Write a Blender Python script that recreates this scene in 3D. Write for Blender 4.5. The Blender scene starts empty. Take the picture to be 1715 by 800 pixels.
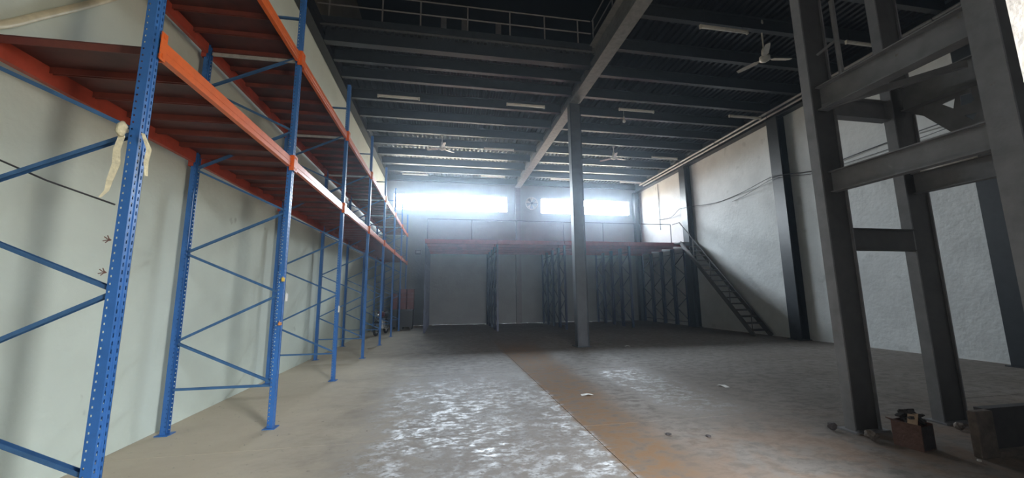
import bpy, bmesh, math, random
from mathutils import Vector, Matrix
random.seed(7)
D = bpy.data; C = bpy.context.scene.collection; scene = bpy.context.scene

# ------------------------------------------------------------------ camera
F_PX = 635.6; YAW, PITCH, ROLL = math.radians(10.067), math.radians(8.408), math.radians(-0.594)
cam = D.cameras.new('camera'); cam.sensor_fit = 'HORIZONTAL'; cam.sensor_width = 36.0
cam.lens = F_PX / 1715 * 36.0; cam.clip_start = 0.05; cam.clip_end = 300
co = D.objects.new('camera', cam); C.objects.link(co)
fw = Vector((math.sin(YAW)*math.cos(PITCH), math.cos(YAW)*math.cos(PITCH), math.sin(PITCH)))
rt = Vector((math.cos(YAW), -math.sin(YAW), 0)); up = rt.cross(fw)
r2 = rt*math.cos(ROLL) + up*math.sin(ROLL); u2 = -rt*math.sin(ROLL) + up*math.cos(ROLL)
m3 = Matrix((r2, u2, -fw)).transposed()
co.matrix_world = Matrix.Translation((0, 0, 1.6)) @ m3.to_4x4()
scene.camera = co

# ------------------------------------------------------------------ sky, daylight, exposure
world = D.worlds.new('sky'); scene.world = world; world.use_nodes = True
nt = world.node_tree; nt.nodes.clear()
tc = nt.nodes.new('ShaderNodeTexCoord'); sp = nt.nodes.new('ShaderNodeSeparateXYZ')
rp = nt.nodes.new('ShaderNodeValToRGB'); bg = nt.nodes.new('ShaderNodeBackground'); wo = nt.nodes.new('ShaderNodeOutputWorld')
mr = nt.nodes.new('ShaderNodeMapRange'); mr.inputs['From Min'].default_value = -1; mr.inputs['From Max'].default_value = 1
nt.links.new(tc.outputs['Generated'], sp.inputs[0]); nt.links.new(sp.outputs['Z'], mr.inputs['Value'])
nt.links.new(mr.outputs[0], rp.inputs[0]); nt.links.new(rp.outputs[0], bg.inputs[0]); nt.links.new(bg.outputs[0], wo.inputs[0])
e = rp.color_ramp.elements
e[0].position = 0.0; e[0].color = (0.40, 0.33, 0.24, 1)
e[1].position = 1.0; e[1].color = (1.0, 1.25, 1.5, 1)
for p_, c_ in ((0.485, (0.52, 0.45, 0.35, 1)), (0.505, (1.0, 0.99, 0.96, 1)), (0.62, (1.35, 1.45, 1.55, 1))):
    n_ = e.new(p_); n_.color = c_
# the sky beyond the far windows lies nearer the sun: broad smooth rise from the -Y to the +Y side
my = nt.nodes.new('ShaderNodeMapRange'); my.interpolation_type = 'SMOOTHSTEP'
my.inputs['From Min'].default_value = -1; my.inputs['From Max'].default_value = 1; my.inputs['To Min'].default_value = 25.0; my.inputs['To Max'].default_value = 40.0
nt.links.new(sp.outputs['Y'], my.inputs['Value']); nt.links.new(my.outputs[0], bg.inputs[1])

def portal(name, loc, rot, sx, sy):
    l = D.lights.new(name, 'AREA'); l.shape = 'RECTANGLE'; l.size = sx; l.size_y = sy; l.energy = 1
    l.cycles.is_portal = True
    o = D.objects.new(name, l); C.objects.link(o); o.location = loc; o.rotation_euler = rot
    return o
# window portals look into the hall (area lights shine along local -Z)
WIN = [(-2.97, 3.66, 6.52, 7.46), (5.73, 11.52, 6.52, 7.46)]
for a, b, z0, z1 in WIN:
    portal('window_portal', ((a+b)/2, 22.22, (z0+z1)/2), (math.radians(-90), 0, 0), b-a, z1-z0)
DOOR = (1.75, 3.0, 0.0, 4.2)
portal('door_portal', ((DOOR[0]+DOOR[1])/2, -0.55, 2.1), (math.radians(90), 0, 0), DOOR[1]-DOOR[0], 4.2)

scene.view_settings.view_transform = 'Standard'; scene.view_settings.look = 'None'
scene.view_settings.gamma = 1.0; scene.view_settings.use_curve_mapping = False
scene.view_settings.exposure = 0.62

# ------------------------------------------------------------------ materials
def mat(name, col, rough=0.6, metal=0.0, var=0.12, scale=4.0, bump=0.0, bscale=40.0, col2=None, spots=None, stretch=(1, 1, 1), spec=0.5):
    m = D.materials.new(name); m.use_nodes = True; t = m.node_tree; b = t.nodes['Principled BSDF']
    b.inputs['Roughness'].default_value = rough; b.inputs['Metallic'].default_value = metal
    b.inputs['Specular IOR Level'].default_value = spec
    g = t.nodes.new('ShaderNodeNewGeometry'); mp = t.nodes.new('ShaderNodeMapping'); mp.inputs['Scale'].default_value = stretch
    t.links.new(g.outputs['Position'], mp.inputs['Vector'])
    n = t.nodes.new('ShaderNodeTexNoise'); n.inputs['Scale'].default_value = scale; n.inputs['Detail'].default_value = 6; n.inputs['Roughness'].default_value = 0.62
    t.links.new(mp.outputs[0], n.inputs['Vector'])
    r = t.nodes.new('ShaderNodeValToRGB'); t.links.new(n.outputs['Fac'], r.inputs[0])
    c2 = col2 or tuple(max(0, c*(1-2.2*var)) for c in col)
    r.color_ramp.elements[0].position = 0.3; r.color_ramp.elements[0].color = (*c2, 1)
    r.color_ramp.elements[1].position = 0.62; r.color_ramp.elements[1].color = (*col, 1)
    out = r.outputs[0]
    if spots:
        sc, thr, sc_col = spots
        n2 = t.nodes.new('ShaderNodeTexNoise'); n2.inputs['Scale'].default_value = sc; n2.inputs['Detail'].default_value = 4
        t.links.new(mp.outputs[0], n2.inputs['Vector'])
        mr = t.nodes.new('ShaderNodeMapRange'); mr.inputs['From Min'].default_value = thr; mr.inputs['From Max'].default_value = thr+0.06
        t.links.new(n2.outputs['Fac'], mr.inputs['Value'])
        mx = t.nodes.new('ShaderNodeMix'); mx.data_type = 'RGBA'
        t.links.new(mr.outputs[0], mx.inputs['Factor']); t.links.new(out, mx.inputs['A']); mx.inputs['B'].default_value = (*sc_col, 1)
        out = mx.outputs['Result']
    t.links.new(out, b.inputs['Base Color'])
    if bump:
        nb = t.nodes.new('ShaderNodeTexNoise'); nb.inputs['Scale'].default_value = bscale; nb.inputs['Detail'].default_value = 5
        t.links.new(mp.outputs[0], nb.inputs['Vector'])
        bp = t.nodes.new('ShaderNodeBump'); bp.inputs['Strength'].default_value = bump; bp.inputs['Distance'].default_value = 0.02
        t.links.new(nb.outputs['Fac'], bp.inputs['Height']); t.links.new(bp.outputs[0], b.inputs['Normal'])
    return m

M = {}
M['wall_mint'] = mat('mint_plaster', (0.62, 0.685, 0.61), 0.75, var=0.05, scale=0.9, bump=0.25, bscale=14, spots=(2.6, 0.70, (0.42, 0.46, 0.40)))
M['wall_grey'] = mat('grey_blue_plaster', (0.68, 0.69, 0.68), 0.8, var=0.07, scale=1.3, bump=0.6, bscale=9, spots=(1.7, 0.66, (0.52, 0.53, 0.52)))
M['wall_back'] = mat('shaded_grey_plaster', (0.29, 0.30, 0.305), 0.8, var=0.07, scale=1.3, bump=0.4, bscale=9)  # darker copy of the grey plaster; the back wall's shade is in its colour
M['wall_cream'] = mat('cream_plaster', (0.46, 0.44, 0.42), 0.8, var=0.05, scale=2, bump=0.6, bscale=12)
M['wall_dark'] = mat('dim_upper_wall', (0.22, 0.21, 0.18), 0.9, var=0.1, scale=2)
M['steel'] = mat('slate_painted_steel', (0.029, 0.034, 0.041), 0.38, var=0.15, scale=6, bump=0.05)
M['steel_mid'] = mat('mid_grey_painted_steel', (0.215, 0.208, 0.212), 0.5, var=0.12, scale=5, bump=0.08, spots=(9, 0.72, (0.16, 0.12, 0.10)))
M['column'] = mat('shaded_grey_column', (0.065, 0.067, 0.075), 0.5, var=0.15, scale=5, bump=0.08)  # tower grey in a darker copy, shade on the lone column painted in
M['web_tone'] = mat('brownish_grey_web', (0.075, 0.070, 0.067), 0.55, var=0.15, scale=6)  # darker and browner than the flanges, for webs and one crossbeam
M['steel_deck'] = mat('slate_painted_deck', (0.016, 0.018, 0.025), 0.36, var=0.15, scale=4)
M['girder'] = mat('girder_grey_paint', (0.21, 0.21, 0.205), 0.5, var=0.18, scale=7)
M['blue'] = mat('blue_powder_coat', (0.035, 0.145, 0.42), 0.38, var=0.08, scale=8, bump=0.03, spots=(22, 0.70, (0.10, 0.17, 0.30)))
M['blue_dark'] = mat('dark_blue_powder_coat', (0.012, 0.022, 0.075), 0.45, var=0.12, scale=8)
M['brace'] = mat('blue_brace_paint', (0.06, 0.16, 0.34), 0.35, metal=0.2, var=0.1, scale=10)
M['orange'] = mat('orange_powder_coat', (0.72, 0.14, 0.025), 0.33, var=0.07, scale=10, spots=(26, 0.71, (0.45, 0.16, 0.08)))
M['red_beam'] = mat('faded_red_paint', (0.42, 0.07, 0.04), 0.5, var=0.15, scale=6)
M['red_deck'] = mat('maroon_steel_plank', (0.10, 0.026, 0.02), 0.5, var=0.25, scale=5)
M['lit_lip'] = mat('lit_steel_lip', (0.18, 0.045, 0.032), 0.45, var=0.15, scale=6)  # brighter copy of the plank red: light caught on the lips, painted in
M['red_platform'] = mat('platform_red_paint', (0.42, 0.055, 0.06), 0.5, var=0.15, scale=4)
M['galv'] = mat('galvanised_steel', (0.55, 0.55, 0.53), 0.4, metal=0.3, var=0.15, scale=12)
M['white'] = mat('off_white_enamel', (0.66, 0.62, 0.54), 0.45, var=0.08, scale=10)
M['tube'] = mat('unlit_white_tube_glass', (0.78, 0.76, 0.70), 0.3, var=0.02, scale=10)
M['pipe'] = mat('grey_white_pipe', (0.42, 0.40, 0.39), 0.45, var=0.1, scale=8)
M['cream'] = mat('cream_hose_rubber', (0.72, 0.66, 0.46), 0.45, var=0.08, scale=12)
M['cloth'] = mat('yellowed_cotton', (0.74, 0.68, 0.47), 0.85, var=0.12, scale=30, bump=0.4, bscale=80)
M['black'] = mat('black_plastic', (0.02, 0.02, 0.022), 0.5, var=0.1, scale=10)
M['cable'] = mat('dark_cable_sheath', (0.05, 0.05, 0.055), 0.5, var=0.05)
M['crate'] = mat('dull_red_plastic', (0.16, 0.035, 0.04), 0.5, var=0.15, scale=9)
M['rust'] = mat('rusty_brown_metal', (0.17, 0.085, 0.062), 0.8, var=0.25, scale=14, bump=0.4, bscale=40, col2=(0.10, 0.045, 0.03))
M['char'] = mat('charred_black_scrap', (0.05, 0.04, 0.038), 0.9, var=0.2, scale=20, bump=0.6, bscale=50)
M['kraft'] = mat('torn_kraft_lining', (0.40, 0.27, 0.17), 0.85, var=0.15, scale=20)
M['masonry'] = mat('tan_cement_render', (0.20, 0.155, 0.125), 0.85, var=0.2, scale=10, bump=0.5, bscale=30)
M['darkpan'] = mat('dark_grey_panel', (0.075, 0.068, 0.066), 0.8, var=0.15, scale=8)
M['yellow'] = mat('yellow_tag_plastic', (0.75, 0.50, 0.06), 0.5, var=0.05)
M['tag_or'] = mat('orange_tape', (0.70, 0.28, 0.08), 0.5, var=0.05)
M['paper'] = mat('white_paper', (0.75, 0.74, 0.70), 0.8, var=0.05)
M['stair'] = mat('brown_grey_stair_paint', (0.10, 0.085, 0.078), 0.5, var=0.15, scale=7)
M['slab'] = mat('slab_edge_concrete', (0.10, 0.105, 0.11), 0.8, var=0.1)
M['chrome'] = mat('bright_chrome', (0.7, 0.7, 0.7), 0.15, metal=1.0, var=0.02)
M['tyre'] = mat('tyre_rubber', (0.018, 0.018, 0.018), 0.8, var=0.1)
M['frame'] = mat('window_frame_grey', (0.45, 0.47, 0.5), 0.5, var=0.05)

def glass_mat():
    m = D.materials.new('window_glass'); m.use_nodes = True; t = m.node_tree
    t.nodes.remove(t.nodes['Principled BSDF']); o = t.nodes['Material Output']
    tr = t.nodes.new('ShaderNodeBsdfTransparent'); tr.inputs[0].default_value = (0.95, 0.98, 1, 1)
    gl = t.nodes.new('ShaderNodeBsdfGlossy'); gl.inputs['Roughness'].default_value = 0.05
    mx = t.nodes.new('ShaderNodeMixShader'); mx.inputs[0].default_value = 0.06
    t.links.new(tr.outputs[0], mx.inputs[1]); t.links.new(gl.outputs[0], mx.inputs[2]); t.links.new(mx.outputs[0], o.inputs[0])
    return m
M['glass'] = glass_mat()

def floor_mat():
    m = D.materials.new('worn_dusty_concrete'); m.use_nodes = True; t = m.node_tree; b = t.nodes['Principled BSDF']
    N = t.nodes.new; L = t.links.new
    g = N('ShaderNodeNewGeometry'); P = g.outputs['Position']
    s = N('ShaderNodeSeparateXYZ'); L(P, s.inputs[0])
    def math_(op, a, bb, clamp=False):
        n = N('ShaderNodeMath'); n.operation = op; n.use_clamp = clamp
        for i, v in enumerate((a, bb)):
            if v is None: continue
            if isinstance(v, (int, float)): n.inputs[i].default_value = v
            else: L(v, n.inputs[i])
        return n.outputs[0]
    def noise(scale, detail=5, rough=0.6, vec=P, stretch=None, dist=0):
        if stretch:
            mp = N('ShaderNodeMapping'); mp.inputs['Scale'].default_value = stretch; L(vec, mp.inputs['Vector']); vec = mp.outputs[0]
        n = N('ShaderNodeTexNoise'); n.inputs['Scale'].default_value = scale; n.inputs['Detail'].default_value = detail
        n.inputs['Roughness'].default_value = rough; n.inputs['Distortion'].default_value = dist; L(vec, n.inputs['Vector']); return n.outputs['Fac']
    def ss(v, a, bb):
        n = N('ShaderNodeMapRange'); n.interpolation_type = 'SMOOTHSTEP'
        n.inputs['From Min'].default_value = a; n.inputs['From Max'].default_value = bb; L(v, n.inputs['Value']); return n.outputs[0]
    def mix(f, a, bb):
        n = N('ShaderNodeMix'); n.data_type = 'RGBA'
        L(f, n.inputs['Factor']) if not isinstance(f, (int, float)) else None
        for k, v in (('A', a), ('B', bb)):
            if isinstance(v, tuple): n.inputs[k].default_value = (*v, 1)
            else: L(v, n.inputs[k])
        return n.outputs['Result']
    X, Y = s.outputs['X'], s.outputs['Y']
    n1 = noise(0.55, 6, 0.6); n2 = noise(5.0, 9, 0.72, stretch=(1, 1.5, 1), dist=0.25); n3 = noise(16, 4, 0.6); n4 = noise(1.4, 6, 0.65, dist=0.4)
    base = mix(ss(n1, 0.35, 0.65), (0.175, 0.145, 0.12), (0.225, 0.195, 0.168))
    base = mix(ss(n2, 0.42, 0.66), base, (0.135, 0.112, 0.096))
    # tan dust along the racks on the left
    tan = math_('MULTIPLY', ss(math_('ADD', X, math_('MULTIPLY', n4, 1.6)), 0.9, -1.6), 0.85)
    base = mix(tan, base, (0.64, 0.54, 0.40))
    # pale mottling plus the windows' reflections painted pale, in the middle
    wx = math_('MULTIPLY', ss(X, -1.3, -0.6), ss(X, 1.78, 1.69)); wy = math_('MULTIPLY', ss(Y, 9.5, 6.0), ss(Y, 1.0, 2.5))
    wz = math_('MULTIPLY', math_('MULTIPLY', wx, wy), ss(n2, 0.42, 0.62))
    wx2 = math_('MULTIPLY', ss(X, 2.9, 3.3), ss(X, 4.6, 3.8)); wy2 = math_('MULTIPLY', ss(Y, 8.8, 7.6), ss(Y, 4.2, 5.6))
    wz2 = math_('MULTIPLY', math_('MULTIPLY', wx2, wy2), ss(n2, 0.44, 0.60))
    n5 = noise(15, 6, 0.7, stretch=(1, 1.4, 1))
    pale_refl = math_('MULTIPLY', math_('MAXIMUM', wz, wz2), ss(n5, 0.32, 0.52))
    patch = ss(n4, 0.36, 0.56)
    pale_refl = math_('MULTIPLY', pale_refl, math_('ADD', 0.45, math_('MULTIPLY', patch, 0.55)))
    base = mix(math_('MULTIPLY', pale_refl, 0.6), base, (0.40, 0.39, 0.375))
    # orange-brown soil drift along the long joint
    wob = math_('MULTIPLY', math_('SUBTRACT', n4, 0.5), 0.5)
    xl = math_('ADD', X, wob)
    wid = math_('ADD', 2.45, math_('MULTIPLY', math_('SUBTRACT', Y, 4), 0.06))
    d1 = math_('MULTIPLY', ss(X, 1.60, 1.74), ss(math_('SUBTRACT', xl, wid), 0.25, -0.30))
    d1 = math_('MULTIPLY', d1, ss(Y, 14.5, 10.5))
    dirt = math_('MULTIPLY', d1, math_('ADD', 0.25, math_('MULTIPLY', ss(n2, 0.62, 0.42), 0.72)))
    base = mix(dirt, base, (0.21, 0.12, 0.06))
    near = math_('MULTIPLY', math_('MULTIPLY', ss(Y, 5.2, 3.0), ss(X, 2.0, 2.8)), ss(n4, 0.40, 0.62))
    base = mix(math_('MULTIPLY', near, 0.6), base, (0.24, 0.14, 0.08))
    # dark specks
    sp1 = math_('MULTIPLY', ss(n3, 0.66, 0.70), 0.7)
    base = mix(sp1, base, (0.10, 0.085, 0.07))
    L(base, b.inputs['Base Color']); b.inputs['Specular IOR Level'].default_value = 0.32
    r = math_('SUBTRACT', 0.82, math_('MULTIPLY', ss(n2, 0.62, 0.40), 0.16))
    r = math_('SUBTRACT', r, math_('MULTIPLY', pale_refl, 0.56))
    r = math_('ADD', r, math_('MULTIPLY', dirt, 0.25))
    L(r, b.inputs['Roughness'])
    bp = N('ShaderNodeBump'); bp.inputs['Strength'].default_value = 0.35; bp.inputs['Distance'].default_value = 0.012
    hh = math_('ADD', math_('MULTIPLY', n2, 0.25), math_('MULTIPLY', n3, 0.35)); L(hh, bp.inputs['Height']); L(bp.outputs[0], b.inputs['Normal'])
    return m
M['floor'] = floor_mat()

# ------------------------------------------------------------------ mesh helpers
class MB:
    def __init__(s): s.v = []; s.f = []
    def quad(s, a, b, c, d):
        n = len(s.v); s.v += [a, b, c, d]; s.f.append((n, n+1, n+2, n+3)); return s
    def box(s, x0, x1, y0, y1, z0, z1):
        n = len(s.v)
        s.v += [(x0,y0,z0),(x1,y0,z0),(x1,y1,z0),(x0,y1,z0),(x0,y0,z1),(x1,y0,z1),(x1,y1,z1),(x0,y1,z1)]
        s.f += [tuple(n+i for i in q) for q in ((0,3,2,1),(4,5,6,7),(0,1,5,4),(1,2,6,5),(2,3,7,6),(3,0,4,7))]; return s
    def bar(s, a, b, w, h, up=(0, 0, 1)):
        a = Vector(a); b = Vector(b); d = (b-a).normalized(); u = Vector(up)
        if abs(d.dot(u)) > 0.98: u = Vector((0, 1, 0))
        sd = d.cross(u).normalized(); u = sd.cross(d).normalized(); n = len(s.v)
        for p in (a, b):
            for i, j in ((-1,-1),(1,-1),(1,1),(-1,1)): s.v.append(tuple(p + sd*(i*w/2) + u*(j*h/2)))
        s.f += [tuple(n+i for i in q) for q in ((0,1,2,3),(7,6,5,4),(0,4,5,1),(1,5,6,2),(2,6,7,3),(3,7,4,0))]; return s
    def chan(s, a, b, w, h, t=0.004, up=(0, 0, 1), flip=1):     # open C channel
        a = Vector(a); b = Vector(b); d = (b-a).normalized(); u = Vector(up)
        if abs(d.dot(u)) > 0.98: u = Vector((0, 1, 0))
        sd = d.cross(u).normalized()*flip; u = sd.cross(d).normalized()
        s.bar(a+sd*(w/2), b+sd*(w/2), t, h, u)
        for k in (-1, 1): s.bar(a+u*(k*(h/2-t/2)), b+u*(k*(h/2-t/2)), w, t, u)
        return s
    def tube(s, pts, r, seg=8, cap=True):
        pts = [Vector(p) for p in pts]; n0 = len(s.v); k = len(pts)
        rr = r if isinstance(r, (list, tuple)) else [r]*k
        prev = None
        for i, p in enumerate(pts):
            d = (pts[min(i+1, k-1)]-pts[max(i-1, 0)]).normalized()
            u = prev if prev is not None else (Vector((0,0,1)) if abs(d.z) < 0.9 else Vector((1,0,0)))
            a = d.cross(u).normalized(); u = a.cross(d).normalized(); prev = u
            for j in range(seg):
                t = 2*math.pi*j/seg; s.v.append(tuple(p + (a*math.cos(t)+u*math.sin(t))*rr[i]))
        for i in range(k-1):
            for j in range(seg):
                s.f.append((n0+i*seg+j, n0+i*seg+(j+1) % seg, n0+(i+1)*seg+(j+1) % seg, n0+(i+1)*seg+j))
        if cap:
            s.f.append(tuple(n0+j for j in reversed(range(seg)))); s.f.append(tuple(n0+(k-1)*seg+j for j in range(seg)))
        return s
    def ibeam(s, a, b, w, h, tf=0.014, tw=0.01, up=(0, 0, 1)):  # a-b on the section's centre line
        a = Vector(a); b = Vector(b); d = (b-a).normalized(); u = Vector(up)
        sd = d.cross(u).normalized(); u = sd.cross(d).normalized()
        for k in (-1, 1): s.bar(a+u*(k*(h/2-tf/2)), b+u*(k*(h/2-tf/2)), w, tf, u)
        s.bar(a, b, tw, h-2*tf, u); return s
    def ring(s, c, ax, R, r, seg=28, rs=8):
        c = Vector(c); ax = Vector(ax).normalized(); u = ax.orthogonal().normalized(); w = ax.cross(u); n0 = len(s.v)
        for i in range(seg):
            t = 2*math.pi*i/seg; d = u*math.cos(t)+w*math.sin(t)
            for j in range(rs):
                q = 2*math.pi*j/rs; s.v.append(tuple(c + d*(R+r*math.cos(q)) + ax*(r*math.sin(q))))
        for i in range(seg):
            for j in range(rs):
                s.f.append((n0+i*rs+j, n0+((i+1) % seg)*rs+j, n0+((i+1) % seg)*rs+(j+1) % rs, n0+i*rs+(j+1) % rs))
        return s
    def build(s, name, m, parent=None, smooth=False, bevel=0, solid=0):
        me = D.meshes.new(name); me.from_pydata(s.v, [], s.f); me.materials.append(m)
        bm = bmesh.new(); bm.from_mesh(me); bmesh.ops.recalc_face_normals(bm, faces=bm.faces); bm.to_mesh(me); bm.free()
        if smooth:
            for p in me.polygons: p.use_smooth = True
        o = D.objects.new(name, me); C.objects.link(o)
        if parent: o.parent = parent
        if bevel:
            md = o.modifiers.new('bevel', 'BEVEL'); md.width = bevel; md.segments = 2; md.limit_method = 'ANGLE'
        if solid:
            md = o.modifiers.new('solid', 'SOLIDIFY'); md.thickness = solid
        return o

def tag(o, label=None, cat=None, group=None, kind=None):
    if label: o['label'] = label
    if cat: o['category'] = cat
    if group: o['group'] = group
    if kind: o['kind'] = kind
    return o
def empty(name, loc=(0, 0, 0), rz=0):
    o = D.objects.new(name, None); C.objects.link(o); o.location = loc; o.rotation_euler = (0, 0, rz); o.empty_display_size = 0.2; return o
def thing(name, label, cat, loc=(0, 0, 0), rz=0, group=None): return tag(empty(name, loc, rz), label, cat, group)
def struct(mb, name, m, parent=None, **k):
    o = mb.build(name, m, parent, **k)
    if not parent: o['kind'] = 'structure'
    return o
def child(o, parent, loc=(0, 0, 0), rot=None):                      # a copy of a part, sharing its mesh
    c = o.copy(); C.objects.link(c); c.parent = parent; c.location = loc
    if rot: c.rotation_euler = rot
    return c
def copy_tree(o, parent=None):
    c = o.copy(); C.objects.link(c); c.parent = parent
    for ch in list(o.children): copy_tree(ch, c)
    return c

# ------------------------------------------------------------------ hall shell
XL, XR, YB, YF = -3.42, 12.15, 22.0, -0.3
ZD = 8.55      # underside of the steel deck (joist tops)
ZT = 12.6      # roof
floor = struct(MB().box(XL-.3, XR+.3, YF-.3, YB+.3, -0.30, -0.02), 'floor', M['black'])
xs = [XL, 1.70, 6.85, XR]; ys = [YF, 1.25, 4.72, 8.20, 11.65, 15.1, 18.55, YB]
for i in range(3):
    for j in range(len(ys)-1):
        g = 0.004
        tag(MB().box(xs[i]+g, xs[i+1]-g, ys[j]+g, ys[j+1]-g, -0.02, 0.0).build('slab', M['floor'], floor))
struct(MB().box(XL-.25, XL, YF-.25, YB+.25, 0, ZD+0.3), 'wall_left', M['wall_mint'])
struct(MB().box(XR, XR+.25, YF-.25, YB+.25, 0, ZD+0.3), 'wall_right', M['wall_grey'])
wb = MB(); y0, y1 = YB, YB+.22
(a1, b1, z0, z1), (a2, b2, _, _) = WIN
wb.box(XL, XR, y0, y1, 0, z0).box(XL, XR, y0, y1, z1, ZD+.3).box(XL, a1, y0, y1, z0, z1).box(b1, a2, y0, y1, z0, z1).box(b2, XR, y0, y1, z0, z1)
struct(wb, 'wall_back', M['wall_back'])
fb = MB(); y0, y1 = YF-.22, YF
fb.box(XL, DOOR[0], y0, y1, 0, ZD+.3).box(DOOR[1], XR, y0, y1, 0, ZD+.3).box(DOOR[0], DOOR[1], y0, y1, DOOR[3], ZD+.3)
struct(fb, 'wall_front', M['wall_cream'])
up_ = MB(); u0, u1 = ZD+.3, ZT
up_.box(XL-.25, XL, YF-.25, YB+.25, u0, u1).box(XR, XR+.25, YF-.25, YB+.25, u0, u1).box(XL, XR, YB, YB+.25, u0, u1).box(XL, XR, YF-.25, YF, u0, u1)
struct(up_, 'wall_upper', M['wall_dark'])
struct(MB().box(XL-.25, XR+.25, YF-.25, YB+.25, ZT, ZT+.2), 'ceiling_roof', M['steel_deck'])

# windows
for i, (a, b, z0, z1) in enumerate(WIN):
    w = tag(empty('window_%d' % (i+1), ((a+b)/2, YB+.11, z0)), kind='structure')
    L_ = (b-a)/2; H_ = z1-z0; fr = MB()
    fr.box(-L_, L_, -.03, .03, 0, .035).box(-L_, L_, -.03, .03, H_-.035, H_).box(-L_, -L_+.035, -.03, .03, .035, H_-.035).box(L_-.035, L_, -.03, .03, .035, H_-.035)
    fr.build('window_frame', M['frame'], w)
    n = 4
    for k in range(n):
        p0 = -L_+.035+k*(2*L_-.07)/n; p1 = p0+(2*L_-.07)/n
        MB().box(p0, p1, -.004, .004, .035, H_-.035).build('pane', M['glass'], w)
    if i == 0:
        MB().box(-L_+.36, -L_+.39, -.05, -.02, .035, H_*.66).build('stay_bar', M['steel'], w)
        MB().box(L_-.60, L_-.48, -.06, -.02, .035, .12).build('latch', M['steel'], w)
    else:
        for q in range(5): MB().box(L_-.95, L_-.04, -.03, .05, .12+q*.16, .135+q*.16).build('louver', M['frame'], w)

# ------------------------------------------------------------------ ceiling: corrugated deck, joists, girder
def corrugated(x0, x1, y0, y1, z, pitch=0.20, dep=0.06):
    m = MB(); n = int((x1-x0)/pitch); pr = []
    for i in range(n):
        x = x0+i*pitch; pr += [(x, z), (x+pitch*.40, z), (x+pitch*.5, z+dep), (x+pitch*.9, z+dep)]
    pr.append((x0+n*pitch, z)); pr.append((x1, z))
    for (xa, za), (xb, zb) in zip(pr, pr[1:]):
        m.quad((xa, y0, za), (xb, y0, zb), (xb, y1, zb), (xa, y1, za))
    return m
XG = 4.25      # long girder
ceil = tag(empty('ceiling', (0, 0, 0)), kind='structure')
corrugated(XG, XR, YF, YB, ZD).build('corrugated_deck', M['steel_deck'], ceil)
corrugated(XL, XG, 9.66, YB, ZD).build('corrugated_deck', M['steel_deck'], ceil)
MB().box(XG, XR, YF, YB, ZD+.07, ZD+.25).build('floor_slab', M['slab'], ceil)
MB().box(XL, XG, 9.66, YB, ZD+.07, ZD+.25).build('floor_slab', M['slab'], ceil)
ZJ = 8.2
jr = [1.23, 2.5, 3.77, 5.04, 6.31, 7.58, 8.87, 10.12, 11.40]
both = [12.66, 13.94, 15.2, 16.5, 17.8, 19.05, 20.25]
jh = ZD-ZJ; zc = (ZD+ZJ)/2
protoR = MB().ibeam((XG+.13, 0, zc), (XR-.32, 0, zc), 0.13, jh).build('joist', M['steel'], ceil); protoR.location.y = jr[0]
protoL = MB().ibeam((XL+.25, 0, zc), (XG-.13, 0, zc), 0.13, jh).build('joist', M['steel'], ceil); protoL.location.y = 10.56
for y in jr[1:]+both: child(protoR, ceil, (0, y, 0))
for y in [11.40]+both: child(protoL, ceil, (0, y, 0))
# edge beam of the opening, deeper, with its slab lip
MB().ibeam((XL+.25, 9.72, 8.47), (XG-.13, 9.72, 8.47), 0.2, 0.62).box(XL+.1, XG-.1, 9.60, 9.64, 8.66, 8.84).build('edge_beam', M['steel'], ceil)
MB().ibeam((XG, YF+.02, 8.40), (XG, YB-.02, 8.40), 0.36, 0.80, tf=0.02, tw=0.012).build('girder', M['girder'], ceil)
MB().ibeam((XR-.16, YF+.02, 8.26), (XR-.16, YB-.02, 8.26), 0.28, 0.58).build('wall_beam', M['steel'], ceil)
MB().ibeam((XL+.12, YF+.02, 8.42), (XL+.12, YB-.02, 8.42), 0.22, 0.50).build('wall_beam', M['steel'], ceil)
MB().ibeam((XL+.01, YB-.12, 8.36), (XR-.01, YB-.12, 8.36), 0.2, 0.34).build('wall_beam', M['steel'], ceil)

# ------------------------------------------------------------------ columns
def hcolumn(name, label, x0, x1, y0, y1, z1, m, group=None, base=True, cat='column', split=None):
    t = thing(name, label, cat, ((x0+x1)/2, (y0+y1)/2, 0), group=group)
    w = x1-x0; d = y1-y0
    MB().box(-w/2, -w/2+.018, -d/2, d/2, 0, z1).box(w/2-.018, w/2, -d/2, d/2, 0, z1).box(-w/2+.018, w/2-.018, -.008, .008, 0, z1).build('shaft', m, t)
    if base: MB().box(-w/2-.06, w/2+.06, -d/2-.06, d/2+.06, 0.0, .02).build('base_plate', m, t)
    return t
t = thing('steel_column', 'grey box steel column standing alone mid-hall under the long girder', 'column', (4.24, 11.62, 0))
MB().box(-.17, .17, -.15, .15, 0, 7.99).build('shaft', M['column'], t, bevel=.01)
MB().box(-.19, -.155, -.17, -.15, 0, 7.99).box(.155, .19, -.17, -.15, 0, 7.99).build('corner_strip', M['steel'], t)
MB().box(-.24, .24, -.24, .24, 0, .02).build('base_plate', M['steel'], t)
for y, lab in ((16.9, 'dark steel wall column behind the top of the stairs'), (11.4, 'dark steel wall column between the stairs and the lift frame'), (6.15, 'dark steel wall column right of the lift frame')):
    hcolumn('wall_column', lab, XR-.34, XR-.02, y-.22, y+.22, 7.96, M['steel'])
hcolumn('wall_column', 'dark corner column at the right end of the back wall', XR-.42, XR-.10, YB-.33, YB-.03, 7.96, M['steel'])
t = thing('wall_column', 'grey column on the back wall between the two windows', 'column', (4.25, 21.86, 0))
MB().box(-.15, .15, -.12, .13, 0, 7.98).build('shaft', M['steel_mid'], t)
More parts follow.
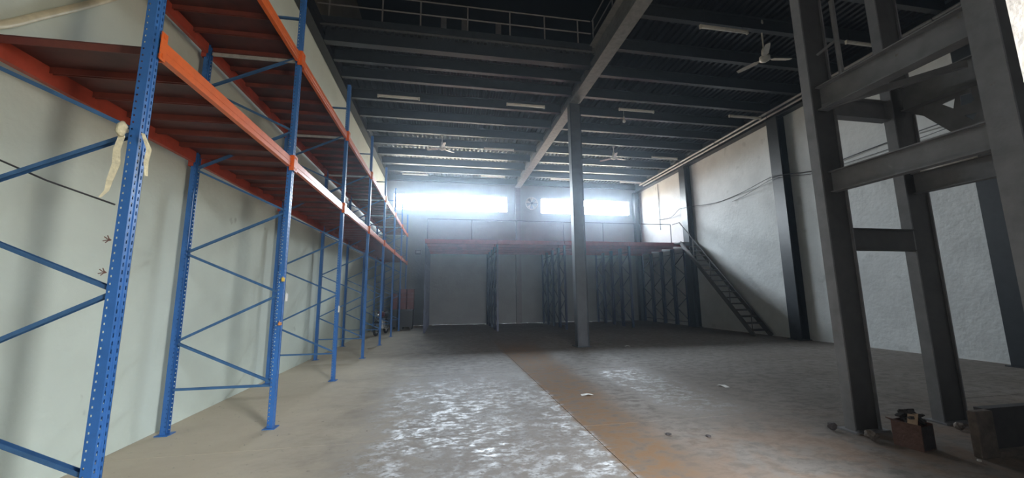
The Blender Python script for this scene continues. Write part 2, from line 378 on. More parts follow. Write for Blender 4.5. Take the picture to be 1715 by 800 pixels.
# upper storey columns behind the railing
for x in (-.2, .62, 2.0):
    tag(MB().box(x-.11, x+.11, 13.9, 14.1, ZD+.25, ZT).build('upper_column', M['steel_mid']), 'dim grey column on the upper floor behind the railing', 'column', 'upper floor columns behind the railing')

# ------------------------------------------------------------------ railing round the opening
zb = ZD+.25
t = thing('guard_railing', 'grey pipe railing along the edge of the upper floor opening', 'railing', (0, 9.68, zb))
for x in (-3.1, -1.76, -.76, .52, 1.72, 2.74, 3.75): MB().tube([(x, 0, 0), (x, 0, .84)], .022).build('post', M['steel_mid'], t)
for z in (.44, .84): MB().tube([(XL+.02, 0, z), (XG-.1, 0, z)], .02).build('rail', M['steel_mid'], t)
t = thing('guard_railing', 'grey pipe railing running over the long girder towards the viewer', 'railing', (4.2, 9.6, zb))
for k in range(8): MB().tube([(0, -k*1.3, 0), (0, -k*1.3, .84)], .022).build('post', M['steel_mid'], t)
for z in (.44, .84): MB().tube([(0, .06, z), (0, -9.7, z)], .02).build('rail', M['steel_mid'], t)

# ------------------------------------------------------------------ pallet rack on the left
RX0, RX1 = -3.25, -2.10        # centre lines of rear and front uprights
FY = [2.90, 5.45, 8.15, 10.85, 13.55, 16.25, 18.95, 21.6]
L1, L2, TOPZ = 3.42, 4.97, 6.13
def ladder(m, p, du, w, z0, z1, pitch, hw, hh, off=0):
    # vertical strip from p, width w along du, with a centred column of rectangular holes
    du = Vector(du); p = Vector(p)
    def q(a, b, za, zb): m.quad(tuple(p+du*a+Vector((0,0,za))), tuple(p+du*b+Vector((0,0,za))), tuple(p+du*b+Vector((0,0,zb))), tuple(p+du*a+Vector((0,0,zb))))
    a0, a1 = (w-hw)/2, (w+hw)/2
    q(0, a0, z0, z1); q(a1, w, z0, z1)
    z = z0+off; last = z0
    while z+hh < z1-.02:
        q(a0, a1, last, z); last = z+hh; z += pitch
    q(a0, a1, last, z1)
def upright_mesh(front, H=TOPZ):
    # omega section: perforated face (two slot columns), two flanks with round-ish holes, back lips
    s = 1 if front else -1; m = MB(); W = .038
    fx = s*.032
    ladder(m, (fx, -W, 0), (0, 1, 0), .030, .01, H, .05, .010, .026)
    m.quad((fx, -.008, .01), (fx-s*.008, -.004, .01), (fx-s*.008, -.004, H), (fx, -.008, H))
    m.quad((fx-s*.008, -.004, .01), (fx-s*.008, .004, .01), (fx-s*.008, .004, H), (fx-s*.008, -.004, H))
    m.quad((fx-s*.008, .004, .01), (fx, .008, .01), (fx, .008, H), (fx-s*.008, .004, H))
    ladder(m, (fx, .008, 0), (0, 1, 0), .030, .01, H, .05, .010, .026)
    for yy in (-W, W):
        m.quad((fx, yy, .01), (fx-s*.034, yy, .01), (fx-s*.034, yy, H), (fx, yy, H))
        ladder(m, (fx-s*.034, yy, 0), (-s, 0, 0), .028, .01, H, .05, .012, .014, off=.03)
        m.quad((fx-s*.062, yy, .01), (fx-s*.062, yy-math.copysign(.014, yy), .01), (fx-s*.062, yy-math.copysign(.014, yy), H), (fx-s*.062, yy, H))
    return m
rack = thing('pallet_rack', 'tall blue and orange pallet rack run along the left wall', 'rack', (RX1, FY[0], 0))
off = Vector((RX1, FY[0], 0))
def R(x, y, z): return (x-off.x, y-off.y, z)
proto = {}
fr0 = upright_mesh(True).build('upright', M['blue'], rack, solid=.0025); re0 = upright_mesh(False).build('upright', M['blue'], rack, solid=.0025)
bp0 = MB().box(-.07, .07, -.075, .075, 0, .01).build('base_plate', M['blue'], fr0)
child(bp0, re0)
def brace_z(H):
    out = []; zf = .49; zr = 1.07     # nodes alternate front / rear
    nodes = [('r', .51), ('f', .51)]
    diag = [('f', .55), ('r', 1.07), ('f', 1.65), ('r', 2.17), ('f', 2.74), ('r', 3.28), ('f', 3.88), ('r', 4.42), ('f', 5.0), ('r', 5.5)]
    return diag
for i, y in enumerate(FY):
    f_ = fr0 if i == 0 else child(fr0, rack); r_ = re0 if i == 0 else child(re0, rack)
    if i:
        child(bp0, f_); child(bp0, r_)
    f_.location = R(RX1, y, 0); r_.location = R(RX0, y, 0)
    if i == 0:
        bs = []
        d = brace_z(TOPZ)
        xf, xr = RX1-.035, RX0+.035
        for k, ((s0, za), (s1, zb_)) in enumerate(zip(d, d[1:])):
            a = (xf if s0 == 'f' else xr, FY[0], za+(.02 if k else 0)); b = (xf if s1 == 'f' else xr, FY[0], zb_-.02)
            bs.append(MB().chan(R(*a), R(*b), .024, .038, .003, up=(0, 1, 0)).build('brace', M['brace'], rack))
        for z in (.51, 5.6): bs.append(MB().chan(R(xf, FY[0], z), R(xr, FY[0], z), .024, .04, .003, up=(0, 1, 0)).build('brace', M['brace'], rack))
        sb = MB().box(RX0+.05-off.x, RX1-.05-off.x, -.015, .015, L2-.06, L2-.02).build('cross_tie', M['galv'], rack); bs.append(sb)
    else:
        for b in bs:                            # the nearest frame has lost the brace over its first deck
            if i == 1 and b is bs[5]: b.location.y = y-FY[0]
            else: child(b, rack, (0, y-FY[0], 0))
# beams with end connectors
def beam_mb(L, s):
    m = MB(); h = .13; t = .05
    m.box(-t/2, t/2, .06, L-.06, -h/2, h/2)
    m.box(-t/2, t/2*.2, .06, L-.06, h/2, h/2+.02) if s > 0 else m.box(-t/2*.2, t/2, .06, L-.06, h/2, h/2+.02)
    m.box(s*(t/2), s*(t/2+.004), .06, L-.06, -.012, .012)
    return m
def connector_mb(s):
    m = MB(); m.box(-.005*0+min(s*.0, s*.058), max(s*.0, s*.058), .052, .060, -.115, .10).box(min(s*.054, s*.059), max(s*.054, s*.059), .0, .058, -.115, .10)
    m.box(min(s*.034, s*.064), max(s*.034, s*.064), .018, .034, .055, .085).box(min(s*.034, s*.064), max(s*.034, s*.064), .018, .034, -.095, -.065)
    return m
cache = {}
for i in range(len(FY)-1):
    L = round(FY[i+1]-FY[i], 2)
    for lev in (L1, L2):
        for x, s in ((RX1, 1), (RX0, -1)):
            key = (L, s); mm = M['orange'] if s > 0 else M['red_beam']
            if key not in cache:
                b = beam_mb(L, s).build('beam', mm, rack, bevel=.004)
                c0 = connector_mb(s).build('end_connector', mm, b)
                m2 = connector_mb(s); m2.v = [(vx, L-vy, vz) for vx, vy, vz in m2.v]
                c1 = m2.build('end_connector', mm, b); cache[key] = (b, [c0, c1])
            else:
                pb, cs = cache[key]; b = child(pb, rack)
                for c in cs: child(c, b)
            b.location = R(x+s*.0, FY[i], lev)
# steel planks
pl = MB(); w = .425
pl.box(0, RX1-RX0+.0, 0, w, .075, .085).box(.03, RX1-RX0-.03, 0, .006, .02, .075).box(.03, RX1-RX0-.03, w-.006, w, .02, .075)
p0 = None
for lev in (L1, L2):
    for i in range(len(FY)-1):
        L = FY[i+1]-FY[i]
        for k in range(6):
            st_ = .20 if i == 0 else .04
            yy = FY[i]+st_+k*(L-st_+.01)/6 - (.02*k/6 if i == 0 else 0)
            if p0 is None:
                p0 = pl.build('deck_plank', M['red_deck'], rack); q = p0
                p0.data.materials.append(M['lit_lip'])
                for f_ in list(p0.data.polygons)[6:]: f_.material_index = 1
            else: q = child(p0, rack)
            q.location = R(RX0, yy, lev+.0)

# ------------------------------------------------------------------ things on and by the rack
t = thing('cloth_strip', 'knotted yellowish cloth strip hanging on the nearest blue rack post', 'cloth', (-2.135, 2.83, 2.72))
MB().tube([(0, -.02, .05), (.01, -.035, .02), (0, -.03, -.02), (0, -.02, -.05)], [.012, .028, .026, .014], 10).build('knot', M['cloth'], t, smooth=True)
def ribbon(pts, w, m=None):
    mb = MB(); pts = [Vector(p) for p in pts]
    for i, (a, b) in enumerate(zip(pts, pts[1:])):
        wa, wb_ = w[i]/2, w[i+1]/2
        mb.quad((a.x-wa, a.y, a.z), (a.x+wa, a.y+.01, a.z), (b.x+wb_, b.y+.01, b.z), (b.x-wb_, b.y, b.z))
    return mb
ribbon([(0, -.02, -.04), (-.005, -.035, -.14), (.0, -.03, -.24), (-.015, -.04, -.36), (-.03, -.03, -.42), (-.06, -.035, -.47)], [.03, .035, .04, .03, .02, .01]).build('tail', M['cloth'], t, solid=.004)
ribbon([(.12, -.02, -.02), (.165, -.015, -.13), (.155, -.012, -.22), (.165, -.01, -.31)], [.015, .025, .022, .012]).build('tail', M['cloth'], t, solid=.004)
tag(MB().tube([(-3.36, 3.15, 2.74), (-3.0, 2.95, 2.56), (-2.6, 2.92, 2.38), (-2.16, 2.87, 2.22)], .006, 6).build('cord', M['cable']), 'thin dark cord running from the left wall to the nearest rack post', 'cord')
pts = [(-3.355, 2.6+.09*k, 3.60+.0*k) for k in range(1)]
import itertools
def bez(p, n=14):
    out = []
    P = [Vector(q) for q in p]
    for i in range(len(P)-1):
        p0 = P[max(i-1, 0)]; p1 = P[i]; p2 = P[i+1]; p3 = P[min(i+2, len(P)-1)]
        for k in range(n):
            s = k/n; out.append(tuple(.5*((2*p1)+(p2-p0)*s+(2*p0-5*p1+4*p2-p3)*s*s+(3*p1-p0-3*p2+p3)*s**3)))
    out.append(tuple(P[-1])); return out
tag(MB().tube(bez([(-3.385, 2.55, 3.50), (-3.385, 3.0, 3.55), (-3.385, 3.24, 3.66), (-3.385, 3.54, 3.98), (-3.385, 4.06, 4.57), (-3.385, 4.9, 5.6)], 8), .032, 8).build('hose', M['cream'], smooth=True), 'curved cream hose fixed high on the left wall', 'hose')
for z_, lab_ in ((1.98, 'frayed wire tie on the nearest rack post, upper of the two'), (1.77, 'frayed wire tie on the nearest rack post, lower of the two')):
    m_ = MB()
    for q_ in ((-.03, .02), (-.035, -.008), (-.02, -.02), (-.012, .028)): m_.tube([(0, 0, 0), (q_[0]*.5, -.01, q_[1]*.3), (q_[0], -.015, q_[1])], .003, 5)
    o_ = m_.build('wire_tie', M['rust']); o_.location = (-2.135, 2.85, z_); tag(o_, lab_, 'wire')
def ptag(label, x, y, z, m, w=.03, h=.06):
    tag(MB().box(x-.012, x+.012, y-w/2, y+w/2, z-h/2, z+h/2).tube([(x, y, z+h/2), (x-.01, y, z+h/2+.02)], .004, 5).build('tag', m, bevel=.003), label, 'tag')
ptag('yellow plastic tag on the second rack post, above the orange one', -2.06, 5.38, 1.83, M['yellow'], .05, .05)
ptag('orange tape tag on the second rack post, lower of the two', -2.06, 5.38, 1.27, M['tag_or'], .06, .035)
ptag('small white tag on the aisle side of the second rack post', -2.050, 5.50, 1.60, M['paper'], .03, .10)
ptag('pale label tag on the third rack post', -2.050, 8.10, 1.36, M['paper'], .05, .12)

# motorbike among the racks at the far left
t = thing('motorcycle', 'dark motorcycle parked between the far rack posts by the left wall', 'motorcycle', (-2.62, 17.2, 0), math.radians(-10))
for y, nm in ((-.62, 'front_wheel'), (.62, 'rear_wheel')):
    w_ = MB().ring((0, y, .31), (1, 0, 0), .26, .05).build(nm, M['tyre'], t, smooth=True)
    sp_ = MB().ring((0, y, .31), (1, 0, 0), .205, .014, 24, 6)
    for k in range(8): a = k*math.pi/8; sp_.tube([(0, y-.2*math.cos(a), .31-.2*math.sin(a)), (0, y+.2*math.cos(a), .31+.2*math.sin(a))], .004, 5)
    sp_.tube([(-.06, y, .31), (.06, y, .31)], .03, 10); sp_.build('rim', M['chrome'], w_)
MB().tube([(-.08, -.62, .31), (-.08, -.42, .80)], .022).tube([(.08, -.62, .31), (.08, -.42, .80)], .022).build('fork', M['chrome'], t)
MB().tube([(0, -.42, .82), (0, -.1, .40), (0, .25, .32), (0, .62, .33)], .03).tube([(0, -.40, .78), (0, .1, .72), (0, .7, .70)], .028).tube([(0, .62, .33), (0, .55, .70)], .02).build('frame', M['black'], t)
MB().tube([(0, -.36, .80), (0, -.22, .86), (0, -.02, .86), (0, .14, .76)], [.06, .13, .14, .07], 12).build('fuel_tank', M['crate'], t, smooth=True)
MB().tube([(0, .08, .80), (0, .3, .80), (0, .62, .84), (0, .78, .86)], [.07, .11, .11, .06], 10).build('seat', M['black'], t, smooth=True)
MB().box(-.12, .12, -.16, .16, .26, .56).tube([(0, -.1, .5), (0, -.16, .66)], .09, 10).build('engine', M['galv'], t, bevel=.02)
MB().tube([(-.36, -.30, 1.0), (-.2, -.38, .98), (0, -.42, .90), (.2, -.38, .98), (.36, -.30, 1.0)], .014).build('handlebar', M['chrome'], t)
hl = MB().tube([(0, -.58, .86), (0, -.56, .86), (0, -.44, .86)], [.085, .095, .05], 14).build('headlight', M['chrome'], t, smooth=True)
MB().tube([(.13, -.1, .3), (.15, .2, .24), (.15, .8, .30)], .035).build('exhaust_pipe', M['chrome'], t)

bx, by = -2.05, 19.95
t = thing('storage_bin', 'large black bin carrying the dull red crates at the far left', 'bin', (bx, by, 0))
MB().box(-.52, .52, -.45, .45, .12, .16).box(-.52, -.48, -.45, .45, .16, .92).box(.48, .52, -.45, .45, .16, .92).box(-.48, .48, -.45, -.41, .16, .92).box(-.48, .48, .41, .45, .16, .92).build('body', M['black'], t)
MB().box(-.55, .55, -.48, .48, .92, .96).build('lid', M['black'], t, bevel=.01)
for x in (-.44, 0, .44): MB().box(x-.06, x+.06, -.45, .45, 0, .12).build('runner', M['black'], t)
for x, n, lab in ((-2.42, 4, 'left'), (-2.02, 5, 'middle'), (-1.66, 5, 'right')):
    for k in range(n):
        z = .96+k*.2
        c = thing('plastic_crate', 'dull red crate in the %s stack on the black bin, %s from the bottom' % (lab, ('first', 'second', 'third', 'fourth', 'fifth')[k]), 'crate', (x, by-.1, z), group='dull red crates on the black bin')
        MB().box(-.16, .16, -.22, .22, 0, .012).box(-.16, -.148, -.22, .22, .012, .19).box(.148, .16, -.22, .22, .012, .19).box(-.148, .148, -.22, -.208, .012, .19).box(-.148, .148, .208, .22, .012, .19).build('body', M['crate'], c)
        MB().box(-.17, .17, -.23, -.208, .165, .19).box(-.17, .17, .208, .23, .165, .19).box(-.17, -.148, -.208, .208, .165, .19).box(.148, .17, -.208, .208, .165, .19).build('rim', M['crate'], c)

# small fittings on the back wall
t = thing('junction_box', 'small square junction box on the back wall left of the red platform', 'box', (-1.5, 21.98, 3.95))
MB().box(-.16, .16, -.07, .02, 0, .24).build('case', M['darkpan'], t, bevel=.01)
MB().box(-.11, .11, -.08, -.07, .05, .19).build('cover', M['pipe'], t)
t = thing('exhaust_fan', 'round white exhaust fan high on the back wall between the windows', 'fan', (5.13, 21.93, 7.09))
MB().ring((0, 0, 0), (0, 1, 0), .36, .035).build('ring', M['white'], t, smooth=True)
bl = MB()
for k in range(5):
    a = 2*math.pi*k/5; c, s = math.cos(a), math.sin(a); c2, s2 = math.cos(a+.55), math.sin(a+.55)
    bl.quad((.07*c, -.03, .07*s), (.33*c, -.05, .33*s), (.33*c2, .01, .33*s2), (.07*c2, 0, .07*s2))
bl.build('blade', M['white'], t, solid=.005)
MB().tube([(0, -.07, 0), (0, .03, 0)], .07, 14).build('hub', M['steel'], t)
for a in (0, math.pi/2): MB().bar((-.36*math.cos(a), -.06, -.36*math.sin(a)), (.36*math.cos(a), -.06, .36*math.sin(a)), .015, .02).build('guard_bar', M['steel'], t)

# ------------------------------------------------------------------ red rack platform at the back
PY0, PZ = 17.3, 4.10
plat = thing('storage_platform', 'red decked storage platform on blue rack frames along the back wall', 'platform', (0, PY0, 0))
def Pp(x, y, z): return (x, y-PY0, z)
fy = [17.35, 18.3, 18.43, 19.38, 19.51, 20.46, 20.59, 21.54]
up0 = None; br0 = None
for X in (-.85, 2.38, 5.62, 8.95, 11.95):
    for k, y in enumerate(fy):
        if up0 is None:
            m = MB(); H = PZ-.17
            m.box(-.045, .045, -.05, -.045, 0, H).box(-.045, .045, .045, .05, 0, H).box(-.045, -.041, -.045, .045, 0, H)
            up0 = m.build('upright', M['blue_dark'], plat); q = up0
        else: q = child(up0, plat)
        q.location = Pp(X, y, 0)
    for j in range(4):
        y0, y1 = fy[2*j]+.045, fy[2*j+1]-.045
        if br0 is None:
            m = MB(); z = .3; a, b = 0, y1-y0; fl = 0
            m.chan((0, a, .2), (0, b, .2), .02, .035, .003, up=(1, 0, 0))
            while z < PZ-.7:
                p, q_ = (a, b) if fl == 0 else (b, a)
                m.chan((0, p, z), (0, q_, z+.55), .02, .035, .003, up=(1, 0, 0)); z += .55; fl = 1-fl
            m.chan((0, a, z+.05), (0, b, z+.05), .02, .035, .003, up=(1, 0, 0))
            br0 = m.build('brace_lattice', M['blue_dark'], plat); q = br0
        else: q = child(br0, plat)
        q.location = Pp(X, y0, 0)
bx_ = [-.9, 2.38, 5.62, 8.95, 12.0]
for y in [PY0-.02, 18.365, 19.445, 20.525, 21.6]:
    for a, b in zip(bx_, bx_[1:]):
        MB().box(a+.01, b-.01, -.03, .03, -.17, 0).build('beam', M['red_platform'], plat, bevel=.005).location = Pp(0, y, PZ)
n = 26; p0 = None; wd = (12.05+.9)/n
for k in range(n):
    if p0 is None:
        p0 = MB().box(0, wd-.012, 0, 21.66-PY0, 0, .03).box(0, .006, .03, 21.6-PY0, -.045, 0).box(wd-.018, wd-.012, .03, 21.6-PY0, -.045, 0).build('deck_plank', M['red_platform'], plat); q = p0
    else: q = child(p0, plat)
    q.location = Pp(-.9+k*wd, PY0-.06, PZ)
t = thing('platform_railing', 'thin dark pipe railing along the front edge of the red platform', 'railing', (0, PY0, PZ+.03))
for x in (-.8, 1.2, 3.3, 5.6, 7.6, 9.6, 11.25): MB().tube([(x, 0, 0), (x, 0, .93)], .02, 6).build('post', M['steel'], t)
MB().tube([(-.8, 0, .93), (11.25, 0, .93)], .018, 6).build('rail', M['steel'], t)

# ------------------------------------------------------------------ stairs
SY0, SY1, SZ = 12.6, 16.62, 4.08
st = thing('steel_staircase', 'brown grey open steel stairs climbing along the right wall to the red platform', 'stairs', (11.3, SY0, 0))
for x in (0, .72):
    m = MB(); 
    m.bar((x, 0, .0), (x, SY1-SY0, SZ-.06), .012, .2, up=(0, 0, 1)).bar((x, .0, .09), (x, SY1-SY0, SZ+.03), .05, .012).build('stringer', M['stair'], st)
nT = 17
for k in range(1, nT):
    z = SZ*k/nT; y = (SY1-SY0)*k/nT
    MB().box(.01, .71, y-.1, y+.13, z-.03, z).box(.01, .71, y-.1, y-.094, z-.06, z-.03).build('tread', M['stair'], st)
MB().box(0, .46, SY1-SY0+.01, 17.20-SY0, SZ-.05, SZ).build('landing', M['stair'], st)
for x in (0,):
    sl = SZ/(SY1-SY0)
    for f_ in (0.02, .27, .52, .77):
        y = f_*(SY1-SY0); MB().tube([(x, y, f_*SZ), (x, y, f_*SZ+.9)], .018, 6).build('baluster', M['stair'], st)
    MB().tube([(x, .02, .95), (x, SY1-SY0, SZ+.96), (x, 17.2-SY0, SZ+.96)], .022, 8).build('handrail', M['stair'], st)

# ------------------------------------------------------------------ lift frame of grey columns on the right
TX0, TX1, TY0, TY1 = 4.62, 6.0, 2.36, 3.87
tw = thing('lift_frame', 'tall grey steel tower frame with crossbeams at the right', 'frame', (TX0, TY1, 0))
def T(x, y, z): return (x-TX0, y-TY1, z)
def tcol(x0, y0, w, d, z1, m):
    q = MB()
    x, y, _ = T(x0, y0, 0)
    q.box(x, x+.02, y, y+d, 0, z1).box(x+w-.02, x+w, y, y+d, 0, z1)
    c = q.build('column', m, tw)
    MB().box(x+.02, x+w-.02, y+.025, y+.035, 0, z1).build('web', M['web_tone'], c)
    MB().box(x-.05, x+w+.05, y-.05, y+d+.05, 0, .018).build('base_plate', m, c)
    return c
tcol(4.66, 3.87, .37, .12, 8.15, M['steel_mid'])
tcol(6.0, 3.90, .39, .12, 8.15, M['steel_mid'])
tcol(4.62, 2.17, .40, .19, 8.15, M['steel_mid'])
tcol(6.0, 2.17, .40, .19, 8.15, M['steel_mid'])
def tb(a, b, w, h, m=M['steel_mid'], nm='crossbeam'): return MB().ibeam(T(*a), T(*b), w, h).build(nm, m, tw)
MB().box(*[v-TX0 for v in (5.02, 6.0)], .03, .06, 2.11, 2.39).box(*[v-TX0 for v in (5.02, 6.0)], .0, .09, 2.375, 2.39).box(*[v-TX0 for v in (5.02, 6.0)], .0, .09, 2.11, 2.125).build('crossbeam', M['web_tone'], tw)
tb((4.84, 2.34, 2.98), (4.84, 3.89, 2.98), .10, .27)
tb((6.2, 2.34, 3.02), (6.2, 3.92, 3.02), .10, .28)
tb((4.84, 2.34, 4.10), (4.84, 3.89, 4.10), .16, .32)
tb((6.2, 2.34, 4.21), (6.2, 3.90, 4.21), .12, .34)
tb((5.0, 4.0, 4.07), (6.02, 4.0, 4.07), .12, .28)
tb((4.98, 2.30, 4.07), (6.02, 2.30, 4.07), .12, .28)
tb((4.98, 2.30, 2.98), (6.02, 2.30, 2.98), .12, .24)
MB().chan(T(4.80, 3.86, 3.97), T(5.40, 2.80, 3.97), .05, .07, .006).build('diagonal_channel', M['steel_mid'], tw)
# gusset with cut-outs on the far side (polygon with holes, extruded)
def gusset():
    outer = [(3.90, 4.16), (3.90, 4.02), (3.76, 3.92), (3.46, 3.50), (3.30, 3.20), (2.40, 3.20), (2.40, 4.2)]
    holes = [[(3.56, 3.98), (3.43, 3.99), (3.46, 3.87)], [(3.38, 4.0), (3.28, 3.98), (3.26, 3.88), (3.30, 3.86), (3.39, 3.87)], [(3.38, 3.74), (3.26, 3.72), (3.31, 3.64)]]
    bm = bmesh.new(); es = []
    for lp in [outer]+holes:
        vs = [bm.verts.new(T(6.30, y, z)) for y, z in lp]
        es += [bm.edges.new((vs[i], vs[(i+1) % len(vs)])) for i in range(len(vs))]
    bmesh.ops.triangle_fill(bm, use_beauty=True, edges=es)
    me = D.meshes.new('gusset_plate'); bm.to_mesh(me); bm.free(); me.materials.append(M['steel_mid'])
    o = D.objects.new('gusset_plate', me); C.objects.link(o); o.parent = tw
    md = o.modifiers.new('solid', 'SOLIDIFY'); md.thickness = .012
gusset()
# short handrail on the upper crossbeam
MB().tube([T(4.84, 3.60, 4.26), T(4.84, 3.60, 5.3)], .028).build('rail_post', M['steel_mid'], tw)
MB().tube([T(4.84, 3.86, 4.72), T(4.84, 3.60, 4.76)], .018).build('clamp', M['steel_mid'], tw)

# ------------------------------------------------------------------ cream wall return beside the frame
struct(MB().box(3.0, XR, 1.15, 1.365, 0, ZJ), 'wall_return', M['wall_cream'])

# ------------------------------------------------------------------ ceiling lights
def batten(x, y, z, label, L=1.3, drop=True):
    t = thing('tube_light', label, 'light', (x, y, z), group='unlit tube lights hung from the ceiling')
    MB().box(-L/2, L/2, -.03, .03, .03, .075).build('housing', M['white'], t, bevel=.006)
    MB().tube([(-L/2+.03, 0, .005), (L/2-.03, 0, .005)], .018, 10).build('tube', M['tube'], t, smooth=True)
    for s in (-1, 1): MB().box(s*L/2-.02, s*L/2+.02, -.03, .03, -.02, .08).build('lamp_holder', M['white'], t, bevel=.005)
    if drop:
        for s in (-.4, .4): MB().tube([(s*L, 0, .07), (s*L, 0, ZD-z)], .005, 5).build('hanger', M['cable'], t)
    return t
for (x, y), lab in {
    (-1.57, 12.05): 'unlit tube light at left, in the nearer row above the racks',
    (2.65, 11.95): 'unlit tube light just left of the mid-hall column top',
    (6.62, 11.7): 'unlit tube light right of the mid-hall column with a bulb below',
    (10.87, 11.55): 'unlit tube light near the pipes over the right wall',
    (6.7, 7.47): 'nearest unlit tube light hanging from a cord by the ceiling fan',
    (10.87, 7.38): 'unlit tube light seen through the top of the lift frame',
    (-1.63, 20.15): 'far unlit tube light above the left end of the long window',
    (2.52, 19.95): 'far unlit tube light above the right end of the long window',
    (6.44, 19.93): 'far unlit tube light just left of the column above the right window',
    (10.6, 19.9): 'far unlit tube light by the right corner of the back wall',
    (10.3, 15.9): 'unlit tube light beside the pipes above the stairs',
    (2.3, 16.0): 'unlit tube light under the dotted joists left of the girder'}.items():
    batten(x, y, 8.0, lab)
t = thing('hanging_bulb', 'small bulb hanging under the tube light right of the column', 'light', (6.12, 11.70, 7.60))
MB().tube([(0, 0, .378), (0, 0, .16)], .006, 6).build('flex', M['white'], t)
MB().tube([(0, 0, .17), (0, 0, .10), (0, 0, .06)], [.02, .028, .03], 10).build('socket', M['white'], t)
MB().tube([(0, 0, .07), (0, 0, .03), (0, 0, -.03), (0, 0, -.06)], [.025, .05, .055, .02], 12).build('bulb', M['tube'], t, smooth=True)
# tube under the near crossbeam of the lift frame
t = thing('tube_light', 'pale tube light fixed along the lift frame crossbeam', 'light', (6.10, 3.52, 3.16))
MB().tube([(0, -.25, 0), (0, .24, 0)], .028, 10).build('tube', M['tube'], t, smooth=True)
MB().box(.0, .04, -.27, .26, -.02, .02).build('housing', M['white'], t)

# ------------------------------------------------------------------ ceiling fans
def ceiling_fan(x, y, label, rot, z=7.47):
    t = thing('ceiling_fan', label, 'fan', (x, y, z), rot); rod = ZD-z
    MB().tube([(0, 0, rod), (0, 0, rod-.10), (0, 0, rod-.18)], [.05, .06, .03], 10).build('canopy', M['white'], t, smooth=True)
    MB().tube([(0, 0, rod-.1), (0, 0, .08)], .018, 8).build('down_rod', M['white'], t)
    MB().tube([(0, 0, .30), (0, 0, .24), (0, 0, .10), (0, 0, .06)], [.03, .055, .06, .045], 12).build('rod_cover', M['white'], t, smooth=True)
    MB().tube([(0, 0, .09), (0, 0, .06), (0, 0, -.03), (0, 0, -.08)], [.05, .12, .12, .04], 18).build('motor', M['white'], t, smooth=True)
    for k in range(3):
        a = 2*math.pi*k/3; c, s = math.cos(a), math.sin(a)
        def q(r, w, z): return (r*c-w*s, r*s+w*c, z)
        m = MB(); rr = [(.10, .03), (.18, .03), (.22, .065), (.60, .06), (.68, .045)]
        for (ra, wa), (rb, wb_) in zip(rr, rr[1:]):
            m.quad(q(ra, -wa, -.01), q(rb, -wb_, -.01), q(rb, wb_, .012), q(ra, wa, .012))
        m.build('blade', M['white'], t, solid=.006)
    return t
ceiling_fan(7.93, 7.62, 'cream three-blade ceiling fan beside the nearest tube light', math.radians(-8))
ceiling_fan(-0.2, 15.9, 'small dark-looking ceiling fan over the left bay', math.radians(40), 7.88)
ceiling_fan(7.7, 15.9, 'far ceiling fan right of the mid-hall column', math.radians(15), 7.88)

# ------------------------------------------------------------------ pipes and cables on the right
for x, z, lab in ((11.55, 8.11, 'long grey pipe under the joists, the one farther from the right wall'), (11.78, 8.08, 'long grey pipe under the joists, the one against the right wall')):
    t = thing('ceiling_pipe', lab, 'pipe', (x, 0, z))
    MB().tube([(0, YF+.1, 0), (0, 20.6, 0)], .04, 10).build('pipe_run', M['pipe'], t, smooth=True)
    for y in (3.77, 6.31, 8.87, 11.4, 13.94, 16.5, 19.05): MB().ring((0, y+.1, 0), (0, 1, 0), .045, .008, 12, 5).build('clip', M['steel'], t)
XW = XR-.07
cb = bez([(XW, 19.9, 5.84), (XW, 18.5, 5.70), (XW-.33, 17.2, 5.85), (XW-.33, 16.6, 5.82), (XW, 15.0, 5.66), (XW, 13.5, 5.70), (XW-.33, 11.7, 5.78), (XW-.33, 11.1, 5.72), (XW, 10.2, 5.60), (XW, 9.1, 5.66), (XW, 8.0, 5.70), (XW-.33, 6.3, 5.6)], 6)
tag(MB().tube(cb, .014, 6).build('cable', M['cable'], smooth=True), 'dark cable sagging along the right wall, upper of the two', 'cable')
cb2 = [(x, y, z-.14-.06*math.sin(y)) for x, y, z in cb[28:]]
tag(MB().tube(cb2, .009, 6).build('cable', M['cable'], smooth=True), 'thin second cable hanging just under the upper wall cable', 'cable')
t = thing('conduit', 'thin dark conduit with small switches beside the wall column right of the stairs', 'conduit', (XR-.03, 11.72, 3.7))
MB().tube([(0, 0, 0), (0, 0, 2.0)], .014, 6).build('conduit_run', M['cable'], t)
for z in (0, .12, .45): MB().box(-.03, .01, -.05, .05, z, z+.06).build('clip', M['cable'], t)
t = thing('conduit', 'thin vertical conduit on the right wall above the platform', 'conduit', (XR-.03, 19.6, 5.2))
MB().tube([(0, 0, 0), (0, 0, 2.7)], .016, 6).build('conduit_run', M['cable'], t)

# ------------------------------------------------------------------ objects on the floor at right
t = thing('scrap_box', 'rusty open box with charred scrap beside the lift frame column', 'box', (4.84, 3.43, 0), math.radians(10))
m = MB(); w, d, h = .11, .12, .25
m.box(-w, w, -d, d, 0, .01).box(-w, -w+.01, -d, d, .01, h).box(w-.01, w, -d, d, .01, h).box(-w+.01, w-.01, d-.01, d, .01, h)
m.build('body', M['rust'], t)
MB().box(-w+.01, w-.01, -d, -d+.01, .01, h-.02).build('side_panel', M['char'], t)
MB().quad((-w, d-.09, h), (-w-.06, d-.08, h-.01), (-w-.05, d+.02, h+.02), (-w, d, h)).build('flap', M['rust'], t, solid=.006)
MB().quad((-w, -d+.02, h), (-w, -d+.10, h), (-w+.05, -d+.11, h+.09), (-w+.06, -d+.03, h+.10)).build('flap', M['kraft'], t, solid=.005)
m = MB(); random.seed(3)
for k in range(14):
    x = random.uniform(-.10, .12); y = random.uniform(-.07, .08); z = random.uniform(.20, .34); a = Vector((random.uniform(-1, 1), random.uniform(-1, 1), random.uniform(-.4, .6))).normalized()*.07
    m.bar((x-a.x, y-a.y, z-a.z), (x+a.x, y+a.y, z+a.z), random.uniform(.02, .06), random.uniform(.01, .03))
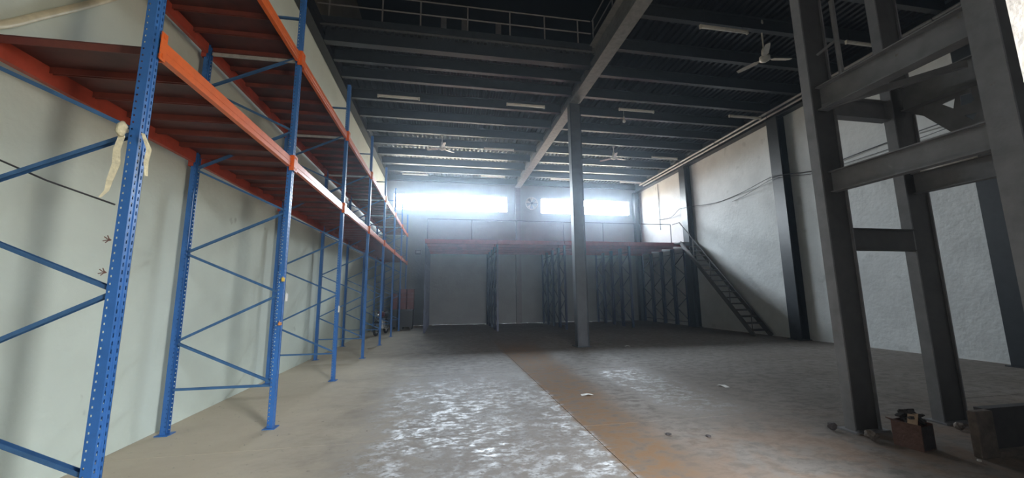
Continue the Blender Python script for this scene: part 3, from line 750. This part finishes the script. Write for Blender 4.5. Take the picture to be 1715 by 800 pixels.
o = m.build('scrap_filling', M['char'], t); o['kind'] = 'stuff'
def chunk(label, x, y, r, m, cat='rubble', name='rubble_piece', flat=.8):
    random.seed(int(x*100+y*10)); bm = bmesh.new(); bmesh.ops.create_icosphere(bm, subdivisions=2, radius=r)
    for v in bm.verts: v.co *= random.uniform(.7, 1.2); v.co.z *= flat
    zm = min(v.co.z for v in bm.verts)
    for v in bm.verts: v.co.z -= zm
    me = D.meshes.new(name); bm.to_mesh(me); bm.free(); me.materials.append(m)
    o = D.objects.new(name, me); C.objects.link(o); o.location = (x, y, 0.0); tag(o, label, cat)
chunk('dark rubble lump at the left foot of the nearest lift frame column', 4.50, 4.0, .05, M['char'])
chunk('brown rubble lump between the column and the rusty box', 4.60, 3.66, .06, M['masonry'])
chunk('small brown lump at the foot of the second lift frame column', 5.90, 3.70, .05, M['masonry'])
chunk('small white stone in front of the rusty box', 4.98, 3.02, .018, M['paper'])
chunk('small dark lump on the floor left of the lift frame', 2.95, 4.1, .03, M['char'], flat=.4)
chunk('dark lump on the floor in front of the soil streak', 2.55, 4.25, .035, M['char'], flat=.3)
for x, y, lab, s in ((4.78, 6.15, 'white paper scrap on the floor left of the lift frame', .10), (5.6, 11.3, 'small white scrap on the dark floor right of the mid-hall column', .09), (2.28, 6.1, 'pale torn scrap lying on the brown soil streak', .10)):
    a = random.uniform(0, 3); m = MB()
    m.quad((-s, -.4*s, .002), (0, -.5*s, .02), (.1*s, .4*s, .018), (-.9*s, .5*s, .003)).quad((0, -.5*s, .02), (s, -.3*s, .003), (.8*s, .5*s, .004), (.1*s, .4*s, .018))
    o = m.build('paper_scrap', M['paper'], solid=.002); o.location = (x, y, 0.001); o.rotation_euler.z = a; tag(o, lab, 'paper')
t = thing('masonry_plinth', 'low tan rendered plinth with a dark recessed panel at the right edge', 'plinth', (5.10, 3.06, 0))
MB().box(0, .22, 0, .07, 0, .43).build('end_block', M['masonry'], t, bevel=.01)
MB().box(.22, 2.2, .06, .14, 0, .43).build('dark_panel', M['darkpan'], t)
MB().box(.22, 2.2, .0, .06, 0, .05).build('toe_kerb', M['masonry'], t)

# ------------------------------------------------------------------ thin haze added to the hall for the glow at the windows
def haze_mat():
    m = D.materials.new('glow_haze'); m.use_nodes = True; t = m.node_tree; t.nodes.remove(t.nodes['Principled BSDF'])
    v = t.nodes.new('ShaderNodeVolumeScatter'); v.inputs['Density'].default_value = 0.0052; v.inputs['Anisotropy'].default_value = 0.90
    v.inputs['Color'].default_value = (0.70, 0.85, 1.0, 1)
    t.links.new(v.outputs[0], t.nodes['Material Output'].inputs['Volume']); return m
hz = MB().box(XL-.2, XR+.2, YF-.15, YB+.21, -.15, ZT+.1).build('haze', haze_mat())
tag(hz, 'thin haze added in the air of the hall for the glow around the windows', 'haze', kind='stuff')
